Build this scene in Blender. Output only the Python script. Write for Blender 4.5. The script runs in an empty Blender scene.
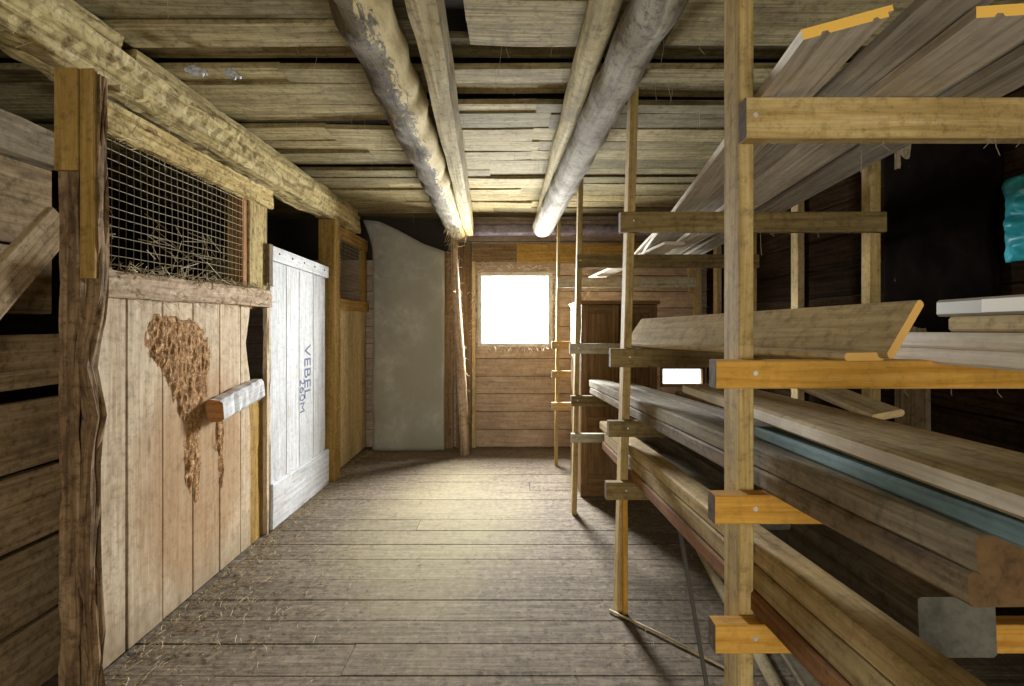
import bpy, bmesh, math, random
from mathutils import Vector, noise
random.seed(7)
R = random.uniform
C = bpy.context.scene.collection
V = Vector

def lin(c):
    return tuple(((x/255)/12.92 if x/255 <= .04045 else ((x/255+.055)/1.055)**2.4) for x in c)
def n3(x, y=0.0, z=0.0):
    return noise.noise(V((x, y, z)))

# ------------------------------------------------------------------ mesh builder
class MB:
    def __init__(s):
        s.v, s.f, s.uv, s.m, s.r = [], [], [], [], []
    def face(s, idx, uv, m=0, r=0.0):
        s.f.append(idx); s.uv.append(uv); s.m.append(m); s.r.append(r)
    def sweep(s, pts, prof, up=V((0, 0, 1)), m=0, capm=None, cap=True, roll=0.0, rnd=None, jit=None):
        """prof: list of (a,b) or function(t,i)->list; a along right, b along up"""
        rnd = R(0, 1) if rnd is None else rnd
        pts = [V(p) for p in pts]; n = len(pts)
        base = len(s.v); L = 0.0; u = []; rings = []
        for i, p in enumerate(pts):
            d = (pts[min(i+1, n-1)] - pts[max(i-1, 0)]).normalized()
            rt = d.cross(up).normalized(); uu = rt.cross(d)
            if roll:
                c, sn = math.cos(roll), math.sin(roll)
                rt, uu = rt*c+uu*sn, uu*c-rt*sn
            if i: L += (p-pts[i-1]).length
            u.append(L)
            pr = prof(i/(n-1), i) if callable(prof) else prof
            rings.append(pr); k = len(pr)
            for j, (a, b) in enumerate(pr):
                q = p+rt*a+uu*b
                if jit: q = q+jit(q)
                s.v.append(q)
        uo, vo = rnd*37.0, rnd*53.0
        vv = [0.0]; pr = rings[0]
        for j in range(k):
            a, b = pr[j], pr[(j+1) % k]
            vv.append(vv[-1]+math.hypot(a[0]-b[0], a[1]-b[1]))
        for i in range(n-1):
            for j in range(k):
                j2 = (j+1) % k
                s.face((base+i*k+j, base+i*k+j2, base+(i+1)*k+j2, base+(i+1)*k+j),
                       ((u[i]+uo, vv[j]+vo), (u[i]+uo, vv[j+1]+vo), (u[i+1]+uo, vv[j+1]+vo), (u[i+1]+uo, vv[j]+vo)), m, rnd)
        if cap:
            cm = m if capm is None else capm
            for i in (0, n-1):
                ids = [base+i*k+j for j in range(k)]
                uv = [(a+uo, b+vo) for a, b in rings[i]]
                if i == 0: ids = ids[::-1]; uv = uv[::-1]
                s.face(tuple(ids), tuple(uv), cm, rnd)
    def plank(s, p0, p1, w, h, up=V((0, 0, 1)), ch=.003, seg=1, m=0, capm=None, roll=0.0, rnd=None, wob=0.0, bow=0.0, skew=0.0, sidem=None):
        """centre line p0->p1, w along right, h along up"""
        p0, p1 = V(p0), V(p1); sd = R(0, 99)
        pts = []
        for i in range(seg+1):
            t = i/seg; p = p0.lerp(p1, t)
            if bow: p = p+up*(bow*4*t*(1-t))
            pts.append(p)
        c = min(ch, w*.3, h*.3); a, b = w/2, h/2
        base = [(-a+c, -b), (a-c, -b), (a, -b+c), (a, b-c), (a-c, b), (-a+c, b), (-a, b-c), (-a, -b+c)]
        if wob:
            def prof(t, i):
                return [(x*(1+wob*n3(sd+t*9*seg/8, j*.7)), y*(1+.5*wob*n3(sd+50+t*9*seg/8, j*.9))) for j, (x, y) in enumerate(base)]
        else: prof = base
        f0 = len(s.f)
        s.sweep(pts, prof, up, m, capm, True, roll, rnd)
        if sidem is not None:
            for i in range(seg):
                for j in (2, 6): s.m[f0+i*8+j] = sidem
        if skew:
            k = 8; e = len(s.v)
            d = (p1-p0).normalized(); rt = d.cross(up).normalized()
            for q in range(e-k, e):
                s.v[q] = s.v[q]+d*(skew*((s.v[q]-p1).dot(rt))/(w/2))
    def box(s, x0, x1, y0, y1, z0, z1, **k):
        """axis box; grain along the longest side"""
        dx, dy, dz = x1-x0, y1-y0, z1-z0
        cx, cy, cz = (x0+x1)/2, (y0+y1)/2, (z0+z1)/2
        if dz >= dx and dz >= dy:
            s.plank((cx, cy, z0), (cx, cy, z1), dx, dy, up=V((0, 1, 0)), **k)   # right = z x y = -x
        elif dy >= dx:
            s.plank((cx, y0, cz), (cx, y1, cz), dx, dz, **k)
        else:
            s.plank((x0, cy, cz), (x1, cy, cz), dy, dz, **k)
    def tube(s, pts, r, sides=6, m=0, rfn=None, cap=True, lump=0.0, up=V((0, 0, 1)), capm=None, rnd=None):
        sd = R(0, 99)
        def prof(t, i):
            rr = r if rfn is None else rfn(t)
            out = []
            for j in range(sides):
                a = 2*math.pi*j/sides
                q = rr*(1+(lump*n3(sd+t*len(pts)*.45, math.cos(a)*1.3, math.sin(a)*1.3) if lump else 0))
                out.append((q*math.cos(a), q*math.sin(a)))
            return out
        s.sweep(pts, prof, up, m, capm, cap, 0.0, rnd)
    def build(s, name, mats, parent=None, smooth=False, origin=None):
        me = bpy.data.meshes.new(name)
        if parent is not None: o0 = V(parent['_o'])
        elif origin is not None: o0 = V(origin)
        else:
            xs = [q.x for q in s.v]; ys = [q.y for q in s.v]; zs = [q.z for q in s.v]
            o0 = V(((min(xs)+max(xs))/2, (min(ys)+max(ys))/2, min(zs)))
        me.from_pydata([tuple(q-o0) for q in s.v], [], s.f)
        uvl = me.uv_layers.new(name='UVMap'); i = 0
        for uv in s.uv:
            for c in uv:
                uvl.data[i].uv = c; i += 1
        at = me.attributes.new('rnd', 'FLOAT', 'FACE')
        at.data.foreach_set('value', s.r)
        for mt in (mats if isinstance(mats, (list, tuple)) else [mats]): me.materials.append(mt)
        me.polygons.foreach_set('material_index', s.m)
        me.polygons.foreach_set('use_smooth', [smooth]*len(s.f))
        bm = bmesh.new(); bm.from_mesh(me); bmesh.ops.recalc_face_normals(bm, faces=bm.faces); bm.to_mesh(me); bm.free()
        o = bpy.data.objects.new(name, me); C.objects.link(o)
        if parent is not None: o.parent = parent
        else: o.location = o0
        o['_o'] = tuple(o0)
        if 'fringe' in name: o['kind'] = 'stuff'
        return o

def tag(o, label=None, cat=None, group=None, kind=None):
    if label: o['label'] = label
    if cat: o['category'] = cat
    if group: o['group'] = group
    if kind: o['kind'] = kind
    return o
def empty(name, loc, label, cat, group=None):
    o = bpy.data.objects.new(name, None); C.objects.link(o); o.location = loc; o['_o'] = tuple(loc)
    o.empty_display_size = .1
    return tag(o, label, cat, group)

# ------------------------------------------------------------------ materials
class NT:
    def __init__(s, name):
        s.mat = bpy.data.materials.new(name); s.mat.use_nodes = True
        s.t = s.mat.node_tree; s.t.nodes.clear()
        s.out = s.n('ShaderNodeOutputMaterial'); s.b = s.n('ShaderNodeBsdfPrincipled')
        s.l(s.b.outputs[0], s.out.inputs[0])
    def n(s, typ, **k):
        nd = s.t.nodes.new(typ)
        for a, b in k.items(): setattr(nd, a, b)
        return nd
    def l(s, a, b): s.t.links.new(a, b)
    def mapping(s, src, sc, loc=(0, 0, 0)):
        m = s.n('ShaderNodeMapping'); m.inputs['Scale'].default_value = sc; m.inputs['Location'].default_value = loc
        s.l(src, m.inputs[0]); return m.outputs[0]
    def noise(s, vec, scale=1, detail=5, rough=.6, dist=0):
        q = s.n('ShaderNodeTexNoise'); q.inputs['Scale'].default_value = scale; q.inputs['Detail'].default_value = detail
        q.inputs['Roughness'].default_value = rough; q.inputs['Distortion'].default_value = dist
        s.l(vec, q.inputs['Vector']); return q.outputs[0]
    def ramp(s, fac, stops):
        q = s.n('ShaderNodeValToRGB'); e = q.color_ramp.elements
        while len(e) < len(stops): e.new(.5)
        for a, (p, c) in zip(e, stops):
            a.position = p; a.color = (*c, 1) if len(c) == 3 else c
        s.l(fac, q.inputs[0]); return q.outputs[0]
    def mix(s, fac, a, b, typ='MIX'):
        q = s.n('ShaderNodeMix', data_type='RGBA', blend_type=typ)
        for i, x in ((0, fac), (6, a), (7, b)):
            if isinstance(x, (int, float)): q.inputs[i].default_value = x
            elif isinstance(x, tuple): q.inputs[i].default_value = (*x, 1) if len(x) == 3 else x
            else: s.l(x, q.inputs[i])
        return q.outputs[2]
    def math(s, op, a, b=0.0, clamp=False):
        q = s.n('ShaderNodeMath', operation=op, use_clamp=clamp)
        for i, x in enumerate((a, b)):
            if isinstance(x, (int, float)): q.inputs[i].default_value = x
            else: s.l(x, q.inputs[i])
        return q.outputs[0]
BW = ((0, 0, 0), (1, 1, 1))

def wood(name, dark, mid, light, stain=None, samt=.5, sscale=1.0, slo=.5, knots=.6, bump=.25, var=.18, rough=.85,
         crack=.0, dust=None, damt=.6, grain=1.0, extra=None, whiten=None, grime=.55):
    t = NT(name); dark, mid, light = lin(dark), lin(mid), lin(light)
    uv = t.n('ShaderNodeUVMap').outputs[0]
    g = t.noise(t.mapping(uv, (2.2*grain, 46*grain, 1)), 1, 6, .62, .5)
    col = t.ramp(g, [(.3, dark), (.5, mid), (.7, light)])
    g2 = t.noise(t.mapping(uv, (7, 190, 1)), 1, 3, .6, .2)
    col = t.mix(.22, col, t.ramp(g2, [(.3, (.25, .25, .25)), (.62, (1, 1, 1))]), 'MULTIPLY')
    b = t.noise(t.mapping(uv, (3.2, 6, 1), (3, 9, 0)), 1, 8, .7, .3)
    col = t.mix(.45, col, t.ramp(b, [(.3, (.5, .46, .42)), (.6, (1, 1, 1))]), 'MULTIPLY')
    pos = t.n('ShaderNodeNewGeometry').outputs['Position']
    gr = t.noise(pos, 30, 9, .78)
    col = t.mix(grime, col, t.ramp(gr, [(.36, (.22, .19, .15)), (.5, (.9, .88, .86)), (.66, (1, 1, 1))]), 'MULTIPLY')
    if stain:
        b2 = t.noise(t.mapping(uv, (3*sscale, 6*sscale, 1), (31, 2, 0)), 1, 7, .68, .6)
        col = t.mix(t.math('MULTIPLY', t.ramp(b2, [(slo, BW[0]), (slo+.12, BW[1])]), samt), col, lin(stain))
    if whiten:
        b3 = t.noise(t.mapping(uv, (4, 9, 1), (11, 72, 0)), 1, 8, .72, .8)
        col = t.mix(t.ramp(b3, [(.5, BW[0]), (.58, BW[1])]), col, lin(whiten))
    at = t.n('ShaderNodeAttribute', attribute_name='rnd').outputs['Fac']
    col = t.mix(1.0, col, t.ramp(at, [(0, (1-var*1.5,)*3), (1, (1+var*0, 1-var*.1, 1-var*.2))]), 'MULTIPLY')
    if knots:
        vo = t.n('ShaderNodeTexVoronoi'); vo.inputs['Scale'].default_value = 1
        t.l(t.mapping(uv, (1.9, 7.5, 1)), vo.inputs['Vector'])
        k = t.ramp(vo.outputs['Distance'], [(.05, BW[1]), (.12, BW[0])])
        col = t.mix(t.math('MULTIPLY', k, knots), col, tuple(x*.35 for x in dark))
    h = g
    if crack:
        cr = t.noise(t.mapping(uv, (1.2, 34, 1), (5, 5, 0)), 1, 4, .7, 1.2)
        ck = t.ramp(cr, [(.30, BW[1]), (.38, BW[0])])
        col = t.mix(t.math('MULTIPLY', ck, crack), col, tuple(x*.25 for x in dark))
    if dust:
        nz = t.n('ShaderNodeSeparateXYZ'); t.l(t.n('ShaderNodeNewGeometry').outputs['Normal'], nz.inputs[0])
        geo = t.n('ShaderNodeNewGeometry').outputs['Position']
        dn = t.noise(geo, 6, 6, .65)
        f = t.math('MULTIPLY', t.ramp(nz.outputs[2], [(.35, BW[0]), (.8, BW[1])]), t.ramp(dn, [(.3, (.25,)*3), (.65, (1,)*3)]))
        col = t.mix(t.math('MULTIPLY', f, damt), col, lin(dust))
    if extra: col = extra(t, col)
    t.l(col, t.b.inputs['Base Color'])
    t.b.inputs['Roughness'].default_value = rough
    t.b.inputs['Specular IOR Level'].default_value = .2 if rough < .95 else .02
    bp = t.n('ShaderNodeBump'); bp.inputs['Strength'].default_value = bump; bp.inputs['Distance'].default_value = .006
    t.l(t.math('ADD', h, t.math('MULTIPLY', b, .5)), bp.inputs['Height']); t.l(bp.outputs[0], t.b.inputs['Normal'])
    return t.mat

def rough_mat(name, c1, c2, c3=None, scale=18, bump=.6, dist=.01, rough=.9, p=(.35, .6), metal=0, lo=None):
    t = NT(name)
    geo = t.n('ShaderNodeNewGeometry').outputs['Position']
    a = t.noise(geo, scale, 8, .7, .4)
    st = [(p[0], lin(c1)), (p[1], lin(c2))]
    if c3: st.append((min(p[1]+.14, 1), lin(c3)))
    col = t.ramp(a, st)
    if lo:
        a2 = t.noise(geo, scale*.18, 4, .6, .3)
        col = t.mix(t.ramp(a2, [(.42, BW[0]), (.62, BW[1])]), col, lin(lo))
    t.l(col, t.b.inputs['Base Color']); t.b.inputs['Roughness'].default_value = rough; t.b.inputs['Metallic'].default_value = metal
    t.b.inputs['Specular IOR Level'].default_value = .25 if rough < .95 else .02
    if bump:
        bp = t.n('ShaderNodeBump'); bp.inputs['Strength'].default_value = bump; bp.inputs['Distance'].default_value = dist
        t.l(a, bp.inputs['Height']); t.l(bp.outputs[0], t.b.inputs['Normal'])
    return t.mat
def plain(name, c, rough=.6, metal=0):
    t = NT(name); t.b.inputs['Base Color'].default_value = (*lin(c), 1); t.b.inputs['Roughness'].default_value = rough
    t.b.inputs['Metallic'].default_value = metal; return t.mat

def panel_stain(t, col):           # brown run-off stains and a damp dirty skirt on the stall boards
    geo = t.n('ShaderNodeNewGeometry').outputs['Position']
    nz = t.noise(t.mapping(geo, (3, 20, 1.8)), 1, 6, .65, .5)
    sp = t.n('ShaderNodeSeparateXYZ'); t.l(geo, sp.inputs[0])
    dy = t.math('DIVIDE', t.math('ABSOLUTE', t.math('SUBTRACT', sp.outputs[1], 2.40)), .42)
    dz = t.math('DIVIDE', t.math('ABSOLUTE', t.math('SUBTRACT', sp.outputs[2], .62)), .55)
    m = t.math('SUBTRACT', 1.0, t.math('ADD', t.math('MULTIPLY', dy, dy), t.math('MULTIPLY', dz, dz)))
    f = t.math('MULTIPLY', t.math('ADD', t.math('MULTIPLY', m, .55), t.math('SUBTRACT', nz, .36)), 2.6, True)
    col = t.mix(t.math('MULTIPLY', f, .55), col, lin((150, 108, 62)))
    n2 = t.noise(geo, 5, 6, .7)
    f2 = t.ramp(t.math('ADD', sp.outputs[2], t.math('MULTIPLY', n2, .35)), [(.22, BW[1]), (.42, BW[0])])
    col = t.mix(t.math('MULTIPLY', f2, .55), col, lin((140, 122, 96)))
    n4 = t.noise(geo, 14, 8, .75)
    return t.mix(t.math('MULTIPLY', t.ramp(n4, [(.52, BW[0]), (.66, BW[1])]), .45), col, lin((128, 106, 82)))

def floor_tint(t, col):            # straw-yellow tint strongest in a soft oval mid-aisle, dark grime elsewhere
    geo = t.n('ShaderNodeNewGeometry').outputs['Position']
    sp = t.n('ShaderNodeSeparateXYZ'); t.l(geo, sp.inputs[0])
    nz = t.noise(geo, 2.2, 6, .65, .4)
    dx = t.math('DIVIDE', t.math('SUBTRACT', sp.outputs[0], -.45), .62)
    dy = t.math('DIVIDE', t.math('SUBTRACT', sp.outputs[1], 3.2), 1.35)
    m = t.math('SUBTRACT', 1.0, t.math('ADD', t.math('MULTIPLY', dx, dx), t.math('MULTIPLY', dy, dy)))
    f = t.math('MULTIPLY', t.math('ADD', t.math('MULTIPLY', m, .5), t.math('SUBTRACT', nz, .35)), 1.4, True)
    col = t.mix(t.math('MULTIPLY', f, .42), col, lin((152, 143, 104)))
    n2 = t.noise(geo, 26, 8, .75)
    col = t.mix(t.math('MULTIPLY', t.ramp(n2, [(.5, BW[0]), (.66, BW[1])]), .5), col, lin((150, 134, 108)))
    n3_ = t.noise(geo, 9, 8, .75)
    return t.mix(t.math('MULTIPLY', t.ramp(n3_, [(.56, BW[0]), (.7, BW[1])]), .5), col, lin((62, 50, 38)))

def log_flake(t, col):              # bark left on one flank, yellow-white flaking sapwood on the other
    nz = t.n('ShaderNodeSeparateXYZ'); geo = t.n('ShaderNodeNewGeometry'); t.l(geo.outputs['Normal'], nz.inputs[0])
    a = t.noise(t.mapping(geo.outputs['Position'], (42, 14, 42)), 1, 8, .75, .6)
    q = t.math('ADD', nz.outputs[0], t.math('MULTIPLY', t.math('SUBTRACT', a, .5), 2.4))
    col = t.mix(t.ramp(q, [(.36, BW[0]), (.48, BW[1])]), col, t.mix(a, lin((120, 98, 54)), lin((226, 208, 150))))
    q2 = t.math('ADD', t.math('MULTIPLY', nz.outputs[0], -1.0), t.math('MULTIPLY', t.math('SUBTRACT', a, .5), 1.2))
    return t.mix(t.ramp(q2, [(.62, BW[0]), (.75, BW[1])]), col, lin((88, 72, 50)))

M = {}
M['floor'] = wood('floor_planks', (90, 79, 66), (118, 106, 91), (137, 125, 109), knots=.5, bump=.5, var=.14, crack=.4, extra=floor_tint, grime=.8)
M['ceil'] = wood('ceiling_planks', (112, 98, 62), (158, 146, 104), (184, 172, 130), stain=(94, 77, 48), samt=.5, slo=.52, knots=.6, bump=.5, var=.36, crack=.5, grime=.7)
M['panel'] = wood('stall_boards', (184, 160, 130), (212, 192, 162), (228, 210, 184), knots=.8, bump=.2, var=.06, extra=panel_stain, grime=.5)
M['rail'] = wood('stall_rail', (160, 132, 104), (208, 184, 154), (228, 208, 182), stain=(140, 106, 70), samt=.6, sscale=3, slo=.52, bump=.8, knots=0, grime=.7)
M['header'] = wood('flaking_header', (140, 112, 56), (206, 182, 116), (232, 214, 158), stain=(96, 70, 34), samt=.85, sscale=4, slo=.56, bump=1, knots=0, grime=.85)
M['hewn'] = wood('hewn_beam', (146, 126, 70), (208, 190, 132), (230, 216, 168), stain=(84, 58, 26), samt=.8, sscale=3, slo=.56, bump=1, knots=.6, crack=.6, grain=.6, grime=.8)
M['log'] = wood('bark_log', (84, 74, 56), (126, 114, 88), (152, 140, 112), stain=(52, 40, 24), samt=.85, sscale=4, slo=.52, bump=1, crack=.8, knots=.3, grain=.6, grime=.9, extra=log_flake)
M['graylog'] = wood('grey_log', (118, 112, 96), (156, 149, 130), (182, 176, 158), stain=(80, 70, 54), samt=.6, sscale=3, slo=.54, bump=1, crack=.6, knots=.6, grain=.6, grime=.85)
M['joist'] = wood('pale_joist', (134, 120, 74), (176, 161, 110), (200, 186, 140), stain=(104, 86, 52), samt=.5, bump=.5, crack=.3, grime=.75)
M['yellow'] = wood('yellow_post', (140, 108, 50), (172, 138, 72), (188, 156, 92), bump=.15, var=.12, knots=.6)
M['oldpost'] = wood('old_post', (96, 76, 54), (142, 116, 84), (172, 146, 112), stain=(64, 48, 32), samt=.6, sscale=2, bump=1, crack=.6, grime=.85)
M['leftboard'] = wood('left_boards', (130, 108, 76), (178, 154, 116), (200, 178, 140), stain=(110, 88, 60), samt=.5, sscale=1.4, slo=.53, bump=.35, var=.2, grime=.7)
M['white'] = wood('white_door', (190, 192, 195), (216, 218, 221), (230, 231, 233), stain=(172, 164, 148), samt=.6, sscale=1.8, slo=.58, knots=.25, bump=.25, var=.06, grime=.35)
M['stud'] = wood('rack_post', (150, 126, 74), (190, 164, 106), (208, 186, 132), bump=.2, var=.08, knots=.75)
M['orange'] = wood('orange_arm', (184, 128, 44), (212, 160, 68), (224, 176, 88), bump=.12, var=.1, knots=.8, grime=.3)
M['brownarm'] = wood('brown_arm', (116, 98, 58), (154, 133, 86), (174, 155, 108), bump=.15, var=.25, knots=.6)
M['palearm'] = wood('pale_arm', (176, 164, 136), (204, 194, 168), (220, 212, 190), bump=.15, var=.1)
M['clad'] = wood('cladding_board', (182, 173, 157), (216, 208, 192), (232, 226, 214), bump=.3, var=.22, knots=.35, grain=1.3, grime=.2)
M['cladend'] = plain('cut_end', (226, 178, 76), .8)
M['paleboard'] = wood('pale_board', (176, 152, 104), (206, 184, 136), (220, 200, 156), bump=.12, knots=.5, var=.15)
M['paleend'] = plain('pale_end', (214, 168, 90), .8)
M['cream'] = wood('cream_board', (232, 218, 194), (246, 236, 218), (250, 243, 230), bump=.1, knots=.3, var=.04, grime=.15)
M['greytimber'] = wood('grey_timber', (112, 100, 78), (156, 144, 118), (184, 172, 146), stain=(92, 80, 60), samt=.5, bump=.7, crack=.6, var=.2)
M['brown'] = wood('brown_timber', (108, 92, 68), (148, 129, 100), (170, 152, 124), stain=(88, 70, 48), samt=.5, bump=.6, crack=.5, var=.15, grime=.75)
M['brownend'] = rough_mat('brown_end', (66, 48, 28), (100, 76, 46), scale=30, bump=.3)
M['greyend'] = rough_mat('grey_end', (78, 75, 64), (104, 101, 88), scale=22, bump=.4)
M['blue'] = wood('blue_board', (108, 134, 138), (138, 166, 172), (156, 182, 186), bump=.1, knots=.2, var=.1, grime=.3)
M['lumber'] = wood('fresh_lumber', (170, 140, 84), (208, 182, 126), (226, 204, 156), stain=(150, 112, 58), samt=.4, sscale=.8, bump=.15, knots=.6, var=.25)
M['redlumber'] = wood('red_lumber', (128, 86, 46), (168, 118, 68), (190, 142, 90), bump=.2, knots=.6, var=.2)
M['backwall'] = wood('back_planks', (170, 148, 128), (200, 178, 156), (214, 194, 174), stain=(152, 130, 110), samt=.5, bump=.25, var=.12, knots=.6, grime=.45)
M['backvert'] = wood('back_vertical', (104, 82, 58), (142, 116, 84), (162, 138, 104), bump=.3, var=.2)
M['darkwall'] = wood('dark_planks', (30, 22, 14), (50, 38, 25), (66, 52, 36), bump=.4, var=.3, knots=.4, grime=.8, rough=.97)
M['wardrobe'] = wood('wardrobe_wood', (92, 66, 38), (122, 92, 56), (140, 112, 74), bump=.08, var=.08, knots=.4, rough=.55, grime=.3)
M['violet'] = rough_mat('violet_log', (92, 84, 92), (136, 128, 140), (160, 152, 160), scale=12, bump=.7)
M['stone'] = rough_mat('grey_sheet', (142, 140, 130), (164, 162, 152), (178, 176, 166), scale=9, bump=.3, lo=(148, 145, 132), p=(.3, .55))
M['dung'] = rough_mat('dried_muck', (104, 70, 38), (166, 124, 80), (216, 188, 144), scale=55, bump=1, dist=.012, p=(.36, .54))
M['straw'] = plain('straw', (150, 128, 88), .8)
M['palestraw'] = plain('pale_straw', (172, 156, 120), .8)
M['web'] = plain('dusty_web', (150, 138, 112), .9)
M['wire'] = plain('wire', (166, 156, 132), .55, .35)
M['winstraw'] = plain('white_straw', (222, 212, 186), .9)
M['ink'] = plain('blue_ink', (84, 96, 128), .8)
M['screw'] = plain('screw', (224, 222, 214), .35, .6)
M['nail'] = plain('rusty_nail', (58, 46, 38), .7)
M['frame'] = wood('window_frame', (218, 214, 204), (234, 231, 223), (242, 240, 234), bump=.3, knots=0, stain=(150, 138, 112), samt=.5, sscale=3, grime=.4)
M['sheet'] = rough_mat('tar_paper', (10, 8, 6), (19, 14, 10), (30, 23, 16), scale=7, bump=.4, rough=.97)
M['teal'] = rough_mat('teal_plastic', (30, 140, 152), (70, 184, 196), (170, 230, 234), scale=11, bump=.3, rough=.35, p=(.4, .62))
M['pack'] = plain('grey_pack', (150, 142, 126), .5)
M['label'] = plain('white_label', (226, 222, 210), .6)
M['print'] = plain('grey_print', (128, 122, 114), .6)
M['roof'] = plain('roof_underside', (48, 40, 32), .95)
M['stick'] = wood('bamboo', (176, 158, 118), (212, 196, 156), (226, 212, 178), bump=.1, knots=.2)
M['darkstick'] = plain('dark_stake', (84, 78, 70), .6)

# ------------------------------------------------------------------ setting
CEIL = 2.47; YB = 5.18; XR = 2.1; XL = -3.3; YF = -2.6
# floor: individual boards running across the aisle
f = MB(); y = YF
while y < YB+.35:
    w = R(.15, .23)
    xs = [XL, R(-1.2, 1.2), XR+.15] if R(0, 1) < .35 else [XL, XR+.15]
    for a, b in zip(xs, xs[1:]):
        dz = R(-.004, 0)
        f.plank((a+.002, y+w/2, -.02+dz), (b-.002, y+w/2, -.02+dz), w-(.001 if R(0, 1) < .7 else .006), .04, ch=.0012, seg=12, wob=.008)
    y += w
f.box(XL, XR+.15, YF, YB+.35, -.10, -.05, m=1)
tag(f.build('floor', [M['floor'], M['roof']], origin=(0, 0, 0)), 'dusty grey-brown plank floor of the barn aisle', 'floor', kind='structure')

# ceiling: loose irregular boards running across, some lifted to a second layer
c = MB()
seams = [-2.6, -2.2, -1.85, -1.5, -1.1, -.7, -.3, .1, .42, .7, .98, 1.22, 1.45, 1.66, 1.80, 1.97, 2.13, 2.26, 2.49, 2.60, 2.80, 3.0, 3.17, 3.35, 3.55, 3.72, 3.88, 4.06, 4.28, 4.5, 4.72, 4.95, 5.5]
for i, (a, b) in enumerate(zip(seams, seams[1:])):
    cuts = [XL, R(-1.1, -.9)+.4*(i % 2), R(.1, .5), XR+.15] if i % 3 else [XL, R(-.5, .2), XR+.15]
    spans = list(zip(cuts, cuts[1:]))
    if 1.2 < a < 1.9: spans = [(XL, -.36), (-.17, .5+R(-.1, .1)), (.62, XR+.15)]
    for x0, x1 in spans:
        up = .0
        if 14 <= i <= 17 and x0 > -1.2 and R(0, 1) < .55: up = .05
        if x0 < -.8 and i in (15, 19, 23): up = .04
        z = CEIL+.014+up+R(0, .016); g = R(.002, .010)
        c.plank((x0, (a+b)/2, z), (x1, (a+b)/2+R(-.01, .01), z+R(-.006, .006)), b-a-g, .028, ch=.004, seg=10, wob=.03, bow=R(-.012, .008))
c.box(XL-.1, XR+.15, YF-.1, YB+.35, 2.655, 2.70, m=1)
tag(c.build('ceiling', [M['ceil'], M['roof']], origin=(0, 0, CEIL)), 'low ceiling of loose weathered boards', 'ceiling', kind='structure')

# back wall: horizontal planks with two window holes
bw = MB(); z = 0.0
WX0, WX1, WZ0, WZ1 = -.335, .40, 1.115, 1.85       # window 1
SX0, SX1, SZ0, SZ1 = 1.615, 2.06, .672, .852       # low opening
zs = [0, .19, .385, .575, .765, .955, 1.115, 1.30, 1.50, 1.68, 1.85, 2.02, 2.22, 2.45, 2.66]
for a, b in zip(zs, zs[1:]):
    spans = [(XL, XR+.1)]
    if a >= WZ0-.001 and b <= WZ1+.001: spans = [(XL, WX0), (WX1, XR+.1)]
    if a >= 2.0: spans = [(-.62, XR+.1)]
    for x0, x1 in spans:
        if b > SZ0 and a < SZ1 and x1 > SX0:
            bw.box(x0, SX0, YB, YB+.03, a+.003, b-.003, seg=14, wob=.01)
            if a < SZ0: bw.box(SX0, SX1, YB, YB+.03, a+.003, SZ0)
            if b > SZ1: bw.box(SX0, SX1, YB, YB+.03, SZ1, b-.003)
            bw.box(SX1, x1, YB, YB+.03, a+.003, b-.003)
        else:
            bw.box(x0, x1, YB, YB+.03, a+.003, b-.003, seg=14, wob=.01)
for x0, x1, z0, z1 in ((XL, WX0, 0, 2.66), (WX1, SX0, 0, 2.66), (WX0, WX1, 0, WZ0), (WX0, WX1, WZ1, 2.66), (SX0, XR+.1, 0, SZ0), (SX0, XR+.1, SZ1, 2.66)):
    bw.box(x0, x1, YB+.032, YB+.06, z0, z1, m=1, ch=0)
tag(bw.build('wall_back', [M['backwall'], M['roof']], origin=(0, YB, 0)), 'brown plank end wall with the small window', 'wall', kind='structure')
# right wall
rw = MB(); z = 0
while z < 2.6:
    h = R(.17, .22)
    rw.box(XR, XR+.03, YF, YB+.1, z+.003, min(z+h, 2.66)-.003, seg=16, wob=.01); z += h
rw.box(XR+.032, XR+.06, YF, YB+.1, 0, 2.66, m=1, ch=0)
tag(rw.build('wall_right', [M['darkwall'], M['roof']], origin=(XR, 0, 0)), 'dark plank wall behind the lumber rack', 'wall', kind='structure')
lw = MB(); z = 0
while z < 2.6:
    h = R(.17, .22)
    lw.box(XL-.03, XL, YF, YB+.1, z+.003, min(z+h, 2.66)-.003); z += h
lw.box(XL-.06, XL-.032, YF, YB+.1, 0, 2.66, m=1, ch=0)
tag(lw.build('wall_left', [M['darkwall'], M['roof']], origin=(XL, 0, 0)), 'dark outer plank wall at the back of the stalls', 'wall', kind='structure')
# wall behind the camera with the open barn doorway
DX0, DX1, DZ = -.55, .95, 2.05
fw = MB()
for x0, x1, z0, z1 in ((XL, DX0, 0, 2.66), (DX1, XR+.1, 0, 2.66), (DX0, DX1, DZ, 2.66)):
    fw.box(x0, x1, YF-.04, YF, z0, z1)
tag(fw.build('wall_front', [M['darkwall']], origin=(0, YF, 0)), 'wall with the open doorway', 'wall', kind='structure')

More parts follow.
